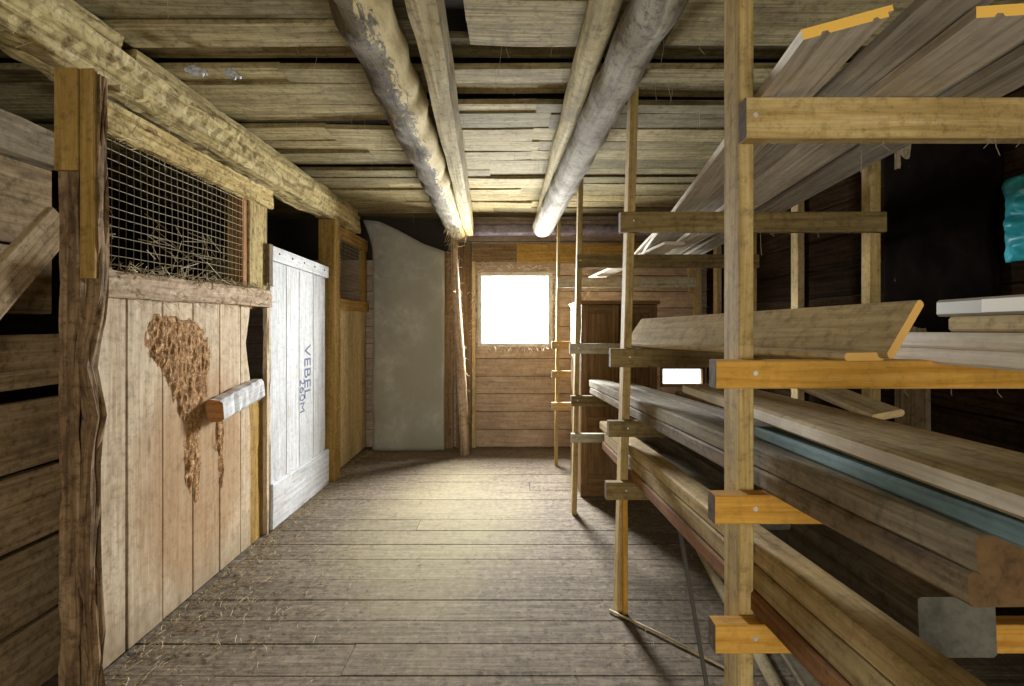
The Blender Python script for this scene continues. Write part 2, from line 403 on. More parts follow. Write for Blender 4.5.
# window 1
w = MB()
for b in ((WX0-.035, WX0+.012, WZ0-.03, WZ1+.03), (WX1-.012, WX1+.035, WZ0-.03, WZ1+.03), (WX0+.012, WX1-.012, WZ0-.03, WZ0+.008), (WX0+.012, WX1-.012, WZ1-.010, WZ1+.035)):
    w.box(b[0], b[1], YB-.030, YB-.001, b[2], b[3], seg=5, wob=.05)
win = w.build('window_1', M['frame'], origin=(.03, YB, WZ0)); tag(win, 'small square window with pale frame in the end wall', 'window', kind='structure')
g = NT('window_glass'); tr = g.n('ShaderNodeBsdfTransparent'); gl = g.n('ShaderNodeBsdfGlossy'); gl.inputs['Roughness'].default_value = .1
mx = g.n('ShaderNodeMixShader'); mx.inputs[0].default_value = .06; g.l(tr.outputs[0], mx.inputs[1]); g.l(gl.outputs[0], mx.inputs[2]); g.l(mx.outputs[0], g.out.inputs[0])
p = MB(); p.box(WX0, WX1, YB+.018, YB+.022, WZ0, WZ1, ch=0); p.build('pane', g.mat, win)
s = MB()   # straw and web fringe caught round the frame
for k in range(190):
    e = random.choice('tblr'); d = V((R(-1, 1), R(-.7, .1), R(-1, .8))).normalized()
    q = {'t': (R(WX0, WX1), WZ1+R(.045, .11)), 'b': (R(WX0, WX1), WZ0-R(.02, .04)), 'l': (WX0-R(.035, .08), R(WZ0, WZ1)), 'r': (WX1+R(.03, .06), R(WZ0, WZ1))}[e]
    if e == 'b': d.z = -abs(d.z)
    if e == 'l': d.x = -abs(d.x)
    if e == 'r': d.x = abs(d.x)
    if e == 't': d.z = abs(d.z)
    p0 = V((q[0], YB-.028, q[1])); L = R(.03, .08)
    s.tube([p0, p0+d*L*.5+V((0, 0, -.005)), p0+d*L+V((0, 0, -.02))], .0022, 3)
s.build('straw_fringe', M['winstraw'], win)
# low opening to the snow-bright outside
w = MB()
for b in ((SX0-.02, SX0+.01, SZ0-.02, SZ1+.02), (SX1-.01, SX1+.02, SZ0-.02, SZ1+.02), (SX0, SX1, SZ0-.02, SZ0+.008), (SX0, SX1, SZ1-.008, SZ1+.02)):
    w.box(b[0], b[1], YB-.012, YB+.05, b[2], b[3])
win2 = w.build('window_2', M['backvert'], origin=(1.85, YB, SZ0)); tag(win2, 'low bright opening seen between the lumber levels', 'window', kind='structure')
p = MB(); p.box(SX0, SX1, YB+.018, YB+.022, SZ0, SZ1, ch=0); p.build('pane', g.mat, win2)

# boards fixed on the end wall
m_ = MB(); m_.box(-.42, .045, YB-.075, YB-.003, 2.0, 2.185, seg=4, wob=.03)
tag(m_.build('trim_1', M['backvert'], origin=(-.2, YB, 2.0)), 'brown board above the window', 'trim', kind='structure')
m_ = MB(); m_.box(.05, 1.55, YB-.075, YB-.003, 1.985, 2.185, seg=6, wob=.03)
tag(m_.build('trim_2', M['yellow'], origin=(.8, YB, 2.0)), 'yellow board right of the brown one above the window', 'trim', kind='structure')
m_ = MB(); m_.box(-.60, -.435, YB-.05, YB-.003, .0, 2.2, seg=6, wob=.04)
tag(m_.build('trim_3', M['backvert'], origin=(-.5, YB, 0)), 'vertical board left of the window', 'trim', kind='structure')
m_ = MB(); m_.box(-.80, -.63, YB-.06, YB-.003, .0, 2.1, seg=6, wob=.04)
tag(m_.build('trim_4', M['backvert'], origin=(-.7, YB, 0)), 'brown vertical board beside the grey sheet', 'trim', kind='structure')
m_ = MB(); m_.box(-.43, -.39, YB-.035, YB-.003, .0, 2.0, seg=6, wob=.06)
tag(m_.build('trim_5', M['paleboard'], origin=(-.41, YB, 0)), 'narrow pale batten left of the window', 'trim', kind='structure')
# studs on the right and end wall
for i, (x0, x1, y0, y1, z0) in enumerate(((XR-.05, XR-.003, 3.44, 3.53, 0), (XR-.05, XR-.003, 4.80, 4.89, 0), (1.95, 2.03, YB-.05, YB-.003, .9), (XR-.03, XR-.003, 2.40, 2.60, 0))):
    m_ = MB(); m_.box(x0, x1, y0, y1, z0, 2.45, seg=8, wob=.06)
    tag(m_.build('trim_%d' % (6+i), M['paleboard'] if i < 3 else M['brown'], origin=(x0, y0, z0)), ['pale stud on the dark wall halfway down the rack', 'pale stud on the dark wall near the far corner', 'pale stud on the end wall', 'wide dim stud on the dark wall behind the upper arm'][i], 'trim', kind='structure')

# ------------------------------------------------------------------ left side: stalls
def ragged(mb, x0, x1, y0, y1, z0, z1, amp, seg=26, sd=0.0, m=0, fx=None):
    """vertical post or board whose outline is gnawed and lumpy"""
    pts = [V(((x0+x1)/2, (y0+y1)/2, z0+(z1-z0)*i/seg)) for i in range(seg+1)]
    a, b = (x1-x0)/2, (y1-y0)/2
    base = []
    for (sx, sy, ex, ey) in ((-1, -1, 1, -1), (1, -1, 1, 1), (1, 1, -1, 1), (-1, 1, -1, -1)):
        for k in range(4): base.append((sx+(ex-sx)*k/4, sy+(ey-sy)*k/4))
    def prof(t, i):
        zz = z0+(z1-z0)*t; out = []
        ca = fx(zz) if fx else 0
        for j, (u, v) in enumerate(base):
            q = amp*n3(sd+zz*5, u*1.2, v*1.2)+amp*.6*n3(sd+zz*17, u*3+5, v*3)
            out.append((-(u*a*1.0+u*abs(q)*-.6+ca+q*.35), v*b+v*q*.4))
        return out
    mb.sweep(pts, prof, V((0, 1, 0)), m)

# near post: old gnawed boards with a new yellow splice
near = empty('stall_post', (-1.52, 1.72, 0), 'gnawed old double post at the left edge with a yellow board nailed on top', 'post', 'stall posts')
a = MB(); ragged(a, -1.570, -1.492, 1.66, 1.70, 0, 1.93, .034, sd=3); a.build('old_post', M['oldpost'], near)
a = MB(); ragged(a, -1.487, -1.427, 1.665, 1.70, 0, 2.21, .034, sd=9, fx=lambda z: -.030/(1+math.exp((z-1.34)/.03))-.012*math.exp(-((z-1.2)/.06)**2)+.022*math.exp(-((z-1.02)/.08)**2)+.03*math.exp(-(z/.35)**2)); a.build('gnawed_board', M['oldpost'], near)
a = MB(); a.plank((-1.527, 1.650, 1.87), (-1.527, 1.650, 2.22), .082, .018, up=V((0, 1, 0)), seg=3); a.build('splice_board', M['yellow'], near)
a = MB(); a.plank((-1.459, 1.655, 1.5), (-1.459, 1.655, 2.22), .05, .018, up=V((0, 1, 0)), seg=3); a.build('splice_board', M['yellow'], near)

# big hewn beam over the stalls, with a flat strip on it
be = empty('hewn_beam', (-1.6, 2.8, 2.22), 'long flaking hewn beam over the stall fronts along the left side', 'beam')
def hewn(mb, x0, x1, z0, z1, ya, yb, amp, seg=70, sd=0., m=0):
    pts = [V(((x0+x1)/2, ya+(yb-ya)*i/seg, (z0+z1)/2)) for i in range(seg+1)]
    a_, b_ = (x1-x0)/2, (z1-z0)/2; base = []
    for (sx, sy, ex, ey) in ((-1, -1, 1, -1), (1, -1, 1, 1), (1, 1, -1, 1), (-1, 1, -1, -1)):
        for k in range(5): base.append((sx+(ex-sx)*k/5, sy+(ey-sy)*k/5))
    def prof(t, i):
        yy = ya+(yb-ya)*t; out = []
        for u, v in base:
            cr = .04*(abs(u)*abs(v))**3
            q = amp*(n3(sd+yy*3, u*1.5, v*1.5)+.6*n3(sd+yy*11, u*4, v*4)+.4*n3(sd+yy*30, u*8, v*8))
            out.append((u*a_*(1-cr)+u*q, min(v*b_*(1-cr)+v*q, b_)))
        return out
    mb.sweep(pts, prof, V((0, 0, 1)), m)
a = MB(); hewn(a, -1.67, -1.50, 2.225, 2.395, .2, 4.75, .017, seg=130, sd=4); a.build('main_beam', M['hewn'], be)
a = MB(); hewn(a, -1.72, -1.525, 2.40, 2.462, 1.95, 4.75, .006, sd=14); a.build('top_strip', M['joist'], be)
a = MB(); hewn(a, -1.74, -1.51, 2.40, 2.46, .2, 1.86, .008, sd=24); a.build('top_strip', M['hewn'], be)
s = MB()
for k in range(130):
    p0 = V((-1.50+R(-.01, .01), R(.9, 4.6), R(2.22, 2.28) if R(0, 1) < .7 else R(2.38, 2.42))); L = R(.02, .07)
    d = V((R(-.2, .6), R(-.8, .8), R(-1, .2))).normalized()
    s.tube([p0, p0+d*L], .0011, 3)
s.build('straw_fringe', M['palestraw'], be)

# stall front with planks, rail, header and wire grille
PX = -1.56
sf = empty('animal_stall', (PX, 2.35, 0), 'pinkish board stall front with wire grille and dried muck patch', 'stall front', 'stall fronts')
ys = [1.775, 1.945, 2.145, 2.35, 2.564, 2.763, 2.865]
a = MB()
for i, (y0, y1) in enumerate(zip(ys, ys[1:])):
    ragg = .012 if i == 5 else 0
    if i == 5:
        pts = [V((PX-.015, (y0+y1)/2, .02+1.42*k/20)) for k in range(21)]
        def prof(t, k, y0=y0, y1=y1):
            e = (y1-y0)/2; q = -.05*math.exp(-((t-.85)/.1)**2)+.012*n3(t*14, 3)-.02*math.exp(-((t-.6)/.06)**2)
            return [(-.014, -e+.003), (.014, -e+.003), (.014, e+q), (-.014, e+q)]
        a.sweep(pts, prof, V((0, 1, 0)))
    else:
        a.plank((PX-.015+R(-.003, .003), (y0+y1)/2, .02), (PX-.015, (y0+y1)/2, 1.46), .028, y1-y0-.006, up=V((0, 1, 0)), seg=6, ch=.003)
a.build('board_panel', M['panel'], sf)
a = MB(); hewn(a, PX-.03, PX+.028, 1.445, 1.552, 1.80, 3.06, .007, seg=40, sd=31); a.build('top_rail', M['rail'], sf)
a = MB(); hewn(a, PX-.03, PX+.03, 2.075, 2.19, 1.78, 3.08, .009, seg=44, sd=51); a.build('header_board', M['header'], sf)
a = MB()
yy = 1.80
while yy < 2.80:
    a.tube([(PX-.005+.006*n3(yy*4, z0), yy+.006*n3(yy*9, z0*3), z0) for z0 in [1.55+.53*k/8 for k in range(9)]], .0016, 4, up=V((0, 1, 0))); yy += .037
zz = 1.575
while zz < 2.07:
    a.tube([(PX-.005+.006*n3(y0*4, zz), y0, zz+.006*n3(zz*9, y0*3)) for y0 in [1.79+1.0*k/12 for k in range(13)]], .0016, 4); zz += .037
a.build('wire_grille', M['wire'], sf)
a = MB(); a.box(PX-.05, PX-.01, 2.79, 2.85, 1.55, 2.075, seg=3, wob=.04); a.build('grille_frame', M['redlumber'], sf)
a = MB(); a.box(PX-.05, PX+.0, 2.853, 3.06, 1.552, 2.075, seg=4, wob=.03); a.build('yellow_board', M['header'], sf)
# dried muck patch
poly = [(141, 346), (148, 322), (163, 311), (178, 316), (190, 316), (203, 325), (211, 350), (208, 388), (204, 420), (200, 452), (196, 480), (190, 505), (184, 470), (184, 430), (177, 405), (168, 388), (160, 372)]
py = [(-PX*480/(512-x), 1.35-(y-322)*(-PX/(512-x))) for x, y in poly]
def inside(y, z):
    r = False; j = len(py)-1; dm = 9
    for i in range(len(py)):
        (a1, b1), (a2, b2) = py[i], py[j]
        if (b1 > z) != (b2 > z) and y < (a2-a1)*(z-b1)/(b2-b1)+a1: r = not r
        e = V((a2-a1, b2-b1)); q = V((y-a1, z-b1)); tt = max(0, min(1, q.dot(e)/e.dot(e))); dm = min(dm, (q-e*tt).length); j = i
    return dm if r else -dm
body = py
lobes = [[(-PX*480/(512-x), 1.35-(y-322)*(-PX/(512-x))) for x, y in q] for q in (
    [(187, 440), (202, 440), (200, 490), (196, 535), (191, 500)], [(212, 415), (224, 405), (229, 440), (227, 490), (221, 520), (217, 470)])]
def depth_in(y, z):
    global py
    best = -9
    for q in [body]+lobes:
        py = q; best = max(best, inside(y, z))
    return best
a = MB(); st = .009; idx = {}
for i in range(66):
    for j in range(122):
        y0, z0 = 2.0+i*st, .46+j*st
        d = depth_in(y0, z0)+.020*n3(y0*14, z0*14, 4)+.030*n3(y0*45, z0*9, 8)-.008
        if d > -.006:
            hh = min(max(d, 0), .03)/.03
            idx[i, j] = len(a.v)
            a.v.append(V((PX-.001+hh*(.005+.012*abs(n3(y0*30, z0*8, 2))+.006*n3(y0*60, z0*25)), y0, z0)))
for (i, j) in list(idx):
    if all(k in idx for k in ((i+1, j), (i, j+1), (i+1, j+1))):
        a.face((idx[i, j], idx[i+1, j], idx[i+1, j+1], idx[i, j+1]), ((0, 0),)*4)
keys = list(idx)
for k in range(110):
    i, j = random.choice(keys); p0 = a.v[idx[i, j]]; L = R(.01, .035); d = V((R(.02, .2), R(-.5, .5), R(-1, 1))).normalized()
    a.tube([p0, p0+d*L*.5+V((.002, 0, 0)), p0+d*L], .0014, 3, m=1)
a.build('muck_patch', [M['dung'], M['straw']], sf)
# latch block
a = MB()
a.plank((PX+.045, 2.45, .895), (PX+.045, 2.86, .955), .085, .115, seg=12, wob=.2, ch=.016, capm=1); a.build('latch_block', [M['white'], M['redlumber']], sf)
s = MB()
for k in range(420):
    y0 = R(1.82, 3.05); e = R(0, 1)
    zz = R(1.55, 1.565) if e < .6 else (R(1.44, 1.47) if e < .8 else R(2.06, 2.10))
    p0 = V((PX+R(.0, .032), y0, zz)); L = R(.02, .07); d = V((R(-.1, .5), R(-1, 1), R(-.5, .7))).normalized()
    s.tube([p0, p0+d*L], .0014, 3)
for k in range(45):   # straw stuck in the grille and hay behind it
    p0 = V((PX-R(.0, .03), R(1.82, 2.78), R(1.56, 1.8))); L = R(.05, .2); d = V((R(-.3, .1), R(-1, 1), R(-.4, .5))).normalized()
    s.tube([p0, p0+d*L], .0015, 3)
s.build('straw_fringe', M['palestraw'], sf)

# middle post beside the white door
p2 = empty('stall_post', (-1.62, 2.97, 0), 'dark yellow post between the muck-stained boards and the white door', 'post', 'stall posts')
a = MB(); ragged(a, -1.68, -1.585, 2.885, 3.075, 0, .93, .012, sd=40); a.build('post', M['yellow'], p2)
a = MB(); ragged(a, -1.70, -1.63, 2.86, 3.08, 1.43, 2.22, .006, sd=44); a.build('upper_post', M['yellow'], p2)
a = MB(); ragged(a, -1.585, -1.555, 3.05, 3.095, 0.0, 1.44, .012, sd=48); a.build('edge_strip', M['panel'], p2)

# white door
dr = empty('stall_door', (PX, 3.55, 0), 'white plank stall door with blue lettering', 'door')
a = MB(); ys = [3.10, 3.33, 3.53, 3.78, 4.03]
for y0, y1 in zip(ys, ys[1:]):
    a.plank((PX-.018, (y0+y1)/2, .02), (PX-.018, (y0+y1)/2, 1.80), .026, y1-y0-.006, up=V((0, 1, 0)), seg=4)
a.build('board_panel', M['white'], dr)
a = MB(); a.plank((PX+.007, 3.095, 1.795), (PX+.007, 4.035, 1.765), .026, .095, seg=4); a.build('top_rail', M['white'], dr)
a = MB(); a.plank((PX+.007, 3.095, .155), (PX+.007, 4.045, .135), .026, .29, seg=4); a.build('bottom_rail', M['white'], dr)
for k in range(5):
    a = MB(); q = V((PX+.02, 3.18+k*.19, 1.80-k*.006)); a.tube([q, q+V((.003, 0, 0))], .008, 8); a.build('bolt', M['nail'], dr)
a = MB(); a.plank((PX+.0, 3.062, 1.58), (PX+.0, 3.062, 1.845), .05, .05, up=V((0, 1, 0))); a.build('hinge_block', M['brown'], dr)
def lettering(txt, y, z, size, name):
    cu = bpy.data.curves.new(name, 'FONT'); cu.body = txt; cu.size = size; cu.extrude = .0008; cu.offset = -.001
    to = bpy.data.objects.new('tmp', cu); C.objects.link(to)
    dg = bpy.context.evaluated_depsgraph_get(); me = bpy.data.meshes.new_from_object(to.evaluated_get(dg))
    bpy.data.objects.remove(to); bpy.data.curves.remove(cu)
    o0 = V(dr['_o'])
    for q in me.vertices:
        lx, ly, lz = q.co
        q.co = V((PX-.0035+lz, y+ly, z-lx))-o0
    me.name = name; me.materials.clear(); me.materials.append(M['ink'])
    for q in me.polygons: q.material_index = 0
    o = bpy.data.objects.new(name, me); C.objects.link(o); o.parent = dr; o['label'] = 'blue lettering'
lettering('VEBEL', 3.62, 1.18, .155, 'lettering')
lettering('260M', 3.54, .93, .115, 'lettering')

# far post and far stall front
p3 = empty('stall_post', (-1.57, 4.13, 0), 'square yellow post right of the white door', 'post', 'stall posts')
a = MB(); a.box(-1.64, -1.50, 4.06, 4.20, 0, 2.22, seg=8, wob=.02, ch=.006); a.build('post', M['yellow'], p3)
s = MB()
for k in range(70):
    p0 = V((-1.497, R(4.06, 4.2), R(.2, 2.1))); L = R(.02, .06); d = V((R(0, .6), R(-1, 1), R(-1, 1))).normalized(); s.tube([p0, p0+d*L], .0015, 3)
s.build('straw_fringe', M['palestraw'], p3)
s2 = empty('animal_stall', (PX, 4.7, 0), 'far yellow-brown board stall front beyond the white door', 'stall front', 'stall fronts')
a = MB(); ys = [4.21, 4.40, 4.58, 4.77, 4.96, 5.13]
for y0, y1 in zip(ys, ys[1:]):
    a.plank((PX-.015, (y0+y1)/2, .02), (PX-.015, (y0+y1)/2, 1.47), .028, y1-y0-.006, up=V((0, 1, 0)), seg=4)
a.build('board_panel', M['paleboard'], s2)
a = MB(); hewn(a, PX-.03, PX+.03, 1.46, 1.56, 4.21, 5.13, .006, seg=20, sd=61); a.build('top_rail', M['yellow'], s2)
a = MB(); a.box(PX-.03, PX+.02, 4.21, 5.13, 2.10, 2.215, seg=4, wob=.02); a.build('header_board', M['yellow'], s2)
a = MB(); a.box(PX-.03, PX+.02, 4.98, 5.08, 1.56, 2.10, seg=4); a.build('side_board', M['yellow'], s2)
a = MB()
for k in range(20):
    a.tube([(PX-.01, 4.23+k*.037, 1.56), (PX-.01, 4.23+k*.037, 2.1)], .0016, 4, up=V((0, 1, 0)))
for k in range(14):
    a.tube([(PX-.01, 4.21, 1.585+k*.037), (PX-.01, 4.98, 1.585+k*.037)], .0016, 4)
a.build('wire_grille', M['wire'], s2)

# nearest partition at the left edge
s3 = empty('stall_partition', (-1.72, 1.4, 0), 'horizontal board partition with diagonal brace at the left edge', 'partition')
a = MB()
for z0, z1 in ((.02, .27), (.28, .55), (.56, .82), (.83, 1.075), (1.115, 1.31)):
    a.box(-1.75, -1.72, .3, 1.83, z0, z1-.005, seg=8, wob=.03)
a.build('board_panel', M['leftboard'], s3)
a = MB(); hewn(a, -1.82, -1.70, 1.93, 2.06, .3, 1.84, .010, seg=26, sd=71); a.build('upper_rail', M['greytimber'], s3)
a = MB(); a.plank((-1.655, 1.20, 1.02), (-1.655, 1.76, 1.725), .03, .115, up=V((0, -1, .8)).normalized(), seg=6, wob=.05); a.build('brace', M['leftboard'], s3)
a = MB(); a.box(-1.80, -1.755, .3, 1.83, 1.38, 1.62, seg=6, wob=.04); a.box(-1.80, -1.755, .3, 1.83, 1.63, 1.925, seg=6, wob=.04); a.build('upper_boards', M['leftboard'], s3)

# grey leaning sheet at the end
a = MB()
def sheet_top(u):
    pts = [(0, 2.43), (.22, 2.40), (.45, 2.31), (.75, 2.17), (1, 2.10)]
    for (u0, z0), (u1, z1) in zip(pts, pts[1:]):
        if u <= u1: return z0+(z1-z0)*(u-u0)/(u1-u0)
    return 2.1
NU, NV = 22, 44; T = .016
for side in (0, 1):
    for i in range(NU+1):
        for j in range(NV+1):
            u, v = i/NU, j/NV
            z = sheet_top(u)*v
            left = -1.475-.10*max(0, (v-.86)/.14)**1.5+.018*n3(v*6, 1)
            x = left+(-.715-left)*u
            y0 = 5.06-.07*math.sin(math.pi*u)*(.4+.6*v)+.03*v-.02*n3(u*3, v*4)+.05*max(0, v-.85)*(1-u)*4*-1
            a.v.append(V((x, y0+side*T, z)))
N1 = (NU+1)*(NV+1)
I = lambda s_, i, j: s_*N1+i*(NV+1)+j
for s_ in (0, 1):
    for i in range(NU):
        for j in range(NV):
            a.face((I(s_, i, j), I(s_, i+1, j), I(s_, i+1, j+1), I(s_, i, j+1)), ((0, 0),)*4)
for i in range(NU):
    for j in (0, NV): a.face((I(0, i, j), I(0, i+1, j), I(1, i+1, j), I(1, i, j)), ((0, 0),)*4)
for j in range(NV):
    for i in (0, NU): a.face((I(0, i, j), I(0, i, j+1), I(1, i, j+1), I(1, i, j)), ((0, 0),)*4)
tag(a.build('curved_sheet', M['stone'], smooth=True), 'tall mottled grey curved sheet leaning in the far left corner', 'sheet')

# ------------------------------------------------------------------ logs under the ceiling
def logpts(p0, p1, n, wob, sd):
    p0, p1 = V(p0), V(p1)
    return [p0.lerp(p1, i/n)+V((wob*n3(sd+i*.3, 1), 0, wob*.5*n3(sd+i*.3, 7))) for i in range(n+1)]
a = MB(); a.tube(logpts((-.415, .2, 2.315), (-.565, 4.98, 2.315), 90, .018, 2), .1, 20, lump=.17, rfn=lambda t: .086+.022*t)
lg = a.build('round_log', M['log'], smooth=True); tag(lg, 'thick round log with peeling yellow bark under the ceiling, left of centre', 'log', 'ceiling logs')
s = MB()
for k in range(150):
    y0 = R(1.2, 4.95) if R(0, 1) < .15 else R(4.3, 4.98); x = -.375-.036*(y0-.2)+R(-.09, .09)
    p0 = V((x, y0, 2.225+R(-.005, .03))); L = R(.02, .10); d = V((R(-.5, .5), R(-.5, .5), -1)).normalized()
    s.tube([p0, p0+d*L], .0016, 3)
s.build('bark_fringe', M['palestraw'], lg)
a = MB(); hewn(a, -.085, .0, 2.235, 2.455, .2, 4.95, .005, seg=40, sd=81)
for i, q in enumerate(a.v): q.x += -.205-.052*(q.y-1.2)
tag(a.build('sawn_joist', M['joist']), 'pale sawn joist beside the bark log under the ceiling', 'joist')
a = MB(); a.tube(logpts((.46, .2, 2.28), (.30, 4.62, 2.265), 80, .012, 12), .09, 18, lump=.09, rfn=lambda t: .062+.038*t)
tag(a.build('round_log', M['graylog'], smooth=True), 'smooth grey round log under the ceiling above the rack posts', 'log', 'ceiling logs')
a = MB(); a.tube(logpts((.30, .2, 2.375), (.28, 4.9, 2.37), 40, .015, 22), .055, 12, lump=.10)
tag(a.build('slim_pole', M['joist'], smooth=True), 'slimmer pale pole left against the grey round log', 'pole')
a = MB(); a.tube(logpts((-.62, 5.03, 2.315), (1.7, 5.03, 2.31), 24, .02, 32), .062, 12, lump=.15, up=V((0, 0, 1)))
tag(a.build('cross_log', M['violet'], smooth=True), 'violet-grey log lying across above the small window', 'log')
# leaning prop pole under the bark log
a = MB()
pp = [(-.60, 4.93, 2.2), (-.585, 4.93, 1.9), (-.565, 4.92, 1.5), (-.53, 4.91, 1.0), (-.50, 4.90, .5), (-.475, 4.89, 0.0)]
a.tube(pp, .04, 9, lump=.25, rfn=lambda t: .034+.020*t, up=V((0, 1, 0)))
pr = a.build('prop_pole', M['rail'], smooth=True); tag(pr, 'crooked rough prop pole standing under the end of the bark log', 'pole')
s = MB()
for k in range(200):
    z0 = 2.2-2.0*R(0, 1)**1.7; t = 1-z0/2.2; x = -.60+.125*t
    an = R(0, 6.28); p0 = V((x+.034*math.cos(an), 4.925-.03*t+.034*math.sin(an), z0)); L = R(.02, .09)
    d = V((math.cos(an)*.5, math.sin(an)*.5, R(-1.3, .2))).normalized(); s.tube([p0, p0+d*L], .0018, 3)
s.build('straw_fringe', M['palestraw'], pr)

# ------------------------------------------------------------------ lumber rack
frames = [
 # Yf,  X,    lean, arm tops A,B,C,D, materials, length of rear
 (1.14, .539, .000, (1.866, 1.262, .952, .655), (.094, .065, .066, .066), (.537, .468, .465, .466)),
 (2.23, .4855, .028, (1.854, 1.228, .897, .617), (.092, .085, .072, .080), (.495, .45, .44, .43)),
 (3.36, .42, .020, (1.818, 1.20, .838, .575), (.092, .07, .072, .06), (.45, .40, .41, .41)),
 (4.50, .40, .012, (1.765, 1.17, .895, .60), (.095, .07, .065, .07), (.42, .37, .37, .37)),
]
flab = ['nearest lumber rack frame with bright orange arms', 'second lumber rack frame with dim brown arms and leaning post',
        'third lumber rack frame, post before the wooden wardrobe', 'farthest slim lumber rack frame beside the small window']
for i, (Yf, X, lean, tops, hs, xs) in enumerate(frames):
    fr = empty('rack_frame', (X, Yf, 0), flab[i], 'rack frame', 'lumber rack frames')
    d = (.082, .075, .07, .05)[i]; w = (.036, .036, .034, .03)[i]
    a = MB(); a.plank((X+w/2, Yf+d/2, 0), (X+w/2+lean*2.45, Yf+d/2, 2.455), w, d, up=V((0, 1, 0)), seg=10, wob=.03); a.build('post', M['stud'], fr)
    a = MB(); a.plank((1.69, Yf+.03, 0 if i < 3 else 1.62), (1.69, Yf+.03, 2.455), .05, .06, up=V((0, 1, 0)), seg=8, wob=.06); a.build('post', M['stud'] if i else M['brownarm'], fr)
    for k in range(4):
        mat = (M['stud'] if k == 0 else M['orange']) if i == 0 else ((M['palearm'] if (i, k) in ((3, 0), (2, 1), (2, 3)) else (M['lumber'] if i == 3 else M['brownarm'])))
        a = MB(); zt = tops[k]
        xe = 1.71 if i < 3 or k == 0 else .55
        a.plank((xs[k], Yf-.021, zt-hs[k]/2), (xe, Yf-.021, zt-hs[k]/2), .04, hs[k], seg=6, wob=.02, capm=1)
        ar = a.build('arm', [mat, M['brownend']], fr)
        sx = X+w*.5+lean*zt
        a = MB(); q = V((sx, Yf-.041, zt-hs[k]*.45)); a.tube([q, q-V((0, .002, 0))], 0.0058 if i == 0 else .004, 8); a.build('screw', M['screw'], ar)
    if i == 1:
        a = MB(); a.plank((X+.026+.028*.4, Yf-.01, 0), (X+.026+.028*.4, Yf-.01, .53), .024, .016, up=V((0, 1, 0)), seg=3); a.build('splint', M['orange'], fr)

def lumber(name, label, A, B, w, h, mats, roll=0.0, bow=0.0, wob=.015, group='stacked lumber', skew=0.0, seg=8, ch=.006, cat='board', sidem=None):
    """A, B: bottom-left edge at near and far end"""
    A, B = V(A), V(B); d = (B-A).normalized(); rt = d.cross(V((0, 0, 1))).normalized(); up = rt.cross(d)
    c_, s_ = math.cos(roll), math.sin(roll)
    r2, u2 = rt*c_+up*s_, up*c_-rt*s_
    off = r2*(w/2)+u2*(h/2)
    a = MB(); a.plank(A+off, B+off, w, h, seg=seg, wob=wob, roll=roll, bow=bow, capm=1 if isinstance(mats, list) else None, skew=skew, ch=ch, sidem=sidem)
    return tag(a.build(name, mats), label, cat, group)

def clad_board(name, label, A, B, w, h, roll):
    A, B = V(A), V(B); d = (B-A).normalized(); rt = d.cross(V((0, 0, 1))).normalized(); up = rt.cross(d)
    c_, s_ = math.cos(roll), math.sin(roll); r2, u2 = rt*c_+up*s_, up*c_-rt*s_
    off = r2*(w/2)+u2*(h/2); a, b = w/2, h/2
    pr = [(-a, -b), (-a*.62, -b), (-a*.57, -b+.006), (-a*.45, -b+.006), (-a*.40, -b), (a*.52, -b), (a*.56, -b+.005), (a*.64, -b+.005), (a*.68, -b), (a*.88, -b), (a*.88, -b+.009), (a, -b+.009), (a, b), (-a, b)]
    m = MB(); n = 10
    m.sweep([(A+off).lerp(B+off, i/n)+V((0, 0, .004*math.sin(i*.9+A.x*40))) for i in range(n+1)], pr, V((0, 0, 1)), 0, 1, True, roll)
    return tag(m.build(name, [M['clad'], M['cladend']]), label, 'board', 'cladding boards on the top arms')
# level A: cladding boards under the ceiling
dirx = .115
def A_board(x, y0, y1, w, label, z=1.868, mats=None, roll=0., h=.02, dirx=dirx):
    return clad_board('cladding_board', label, (x+dirx*(y0-1.14), y0, z), (x+dirx*(y1-1.14), y1, z-.006*(y1-y0)-.004), w, h, roll)
A_board(.578, .885, 4.3, .155, 'grey cladding board on the top arms, leftmost, with a yellow cut end', roll=.2, dirx=.16)
A_board(.742, .45, 4.45, .12, 'grey cladding board on the top arms, second from the left', z=1.895)
A_board(.83, .82, 4.0, .15, 'grey cladding board with yellow cut end right of the second top board')
A_board(1.01, .30, 4.4, .12, 'grey cladding board, rightmost of the lower layer on the top arms')
A_board(.66, 1.35, 4.5, .13, 'grey cladding board of the second layer hidden above the leftmost', z=1.893)
A_board(.93, .40, 3.6, .15, 'grey cladding board of the second layer at the right edge', z=1.896)
lumber('cladding_board', 'pale loose board end poking out below the far cladding boards', (.95, 3.0, 1.835), (.74, 4.62, 1.768), .14, .02, [M['cream'], M['cream']], group='cladding boards on the top arms')

# level B
lumber('plank', 'wide pale plank tilted on edge on the middle arms, cut end towards us', (.832, 1.05, 1.266), (.575, 2.38, 1.232), .155, .02, [M['paleboard'], M['paleend']], roll=.94, skew=.0, group='planks on the orange arms')
lumber('plank', 'thin plank lying flat under the tilted pale plank', (.735, 1.06, 1.264), (.56, 2.40, 1.231), .10, .018, [M['paleboard'], M['paleend']], group='planks on the orange arms')
lumber('plank', 'cream plank at the right edge, lower of the pair on the orange arm', (.95, .5, 1.264), (1.0, 3.0, 1.22), .14, .036, M['cream'], group='planks on the orange arms')
lumber('plank', 'cream plank at the right edge, upper of the pair on the orange arm', (.945, .5, 1.301), (.995, 2.9, 1.257), .14, .036, M['cream'], group='planks on the orange arms')
lumber('plank', 'brown plank lying on the cream pair at the right edge', (1.0, .45, 1.338), (1.01, 1.11, 1.328), .13, .034, [M['paleboard'], M['brown']], group='planks on the orange arms')
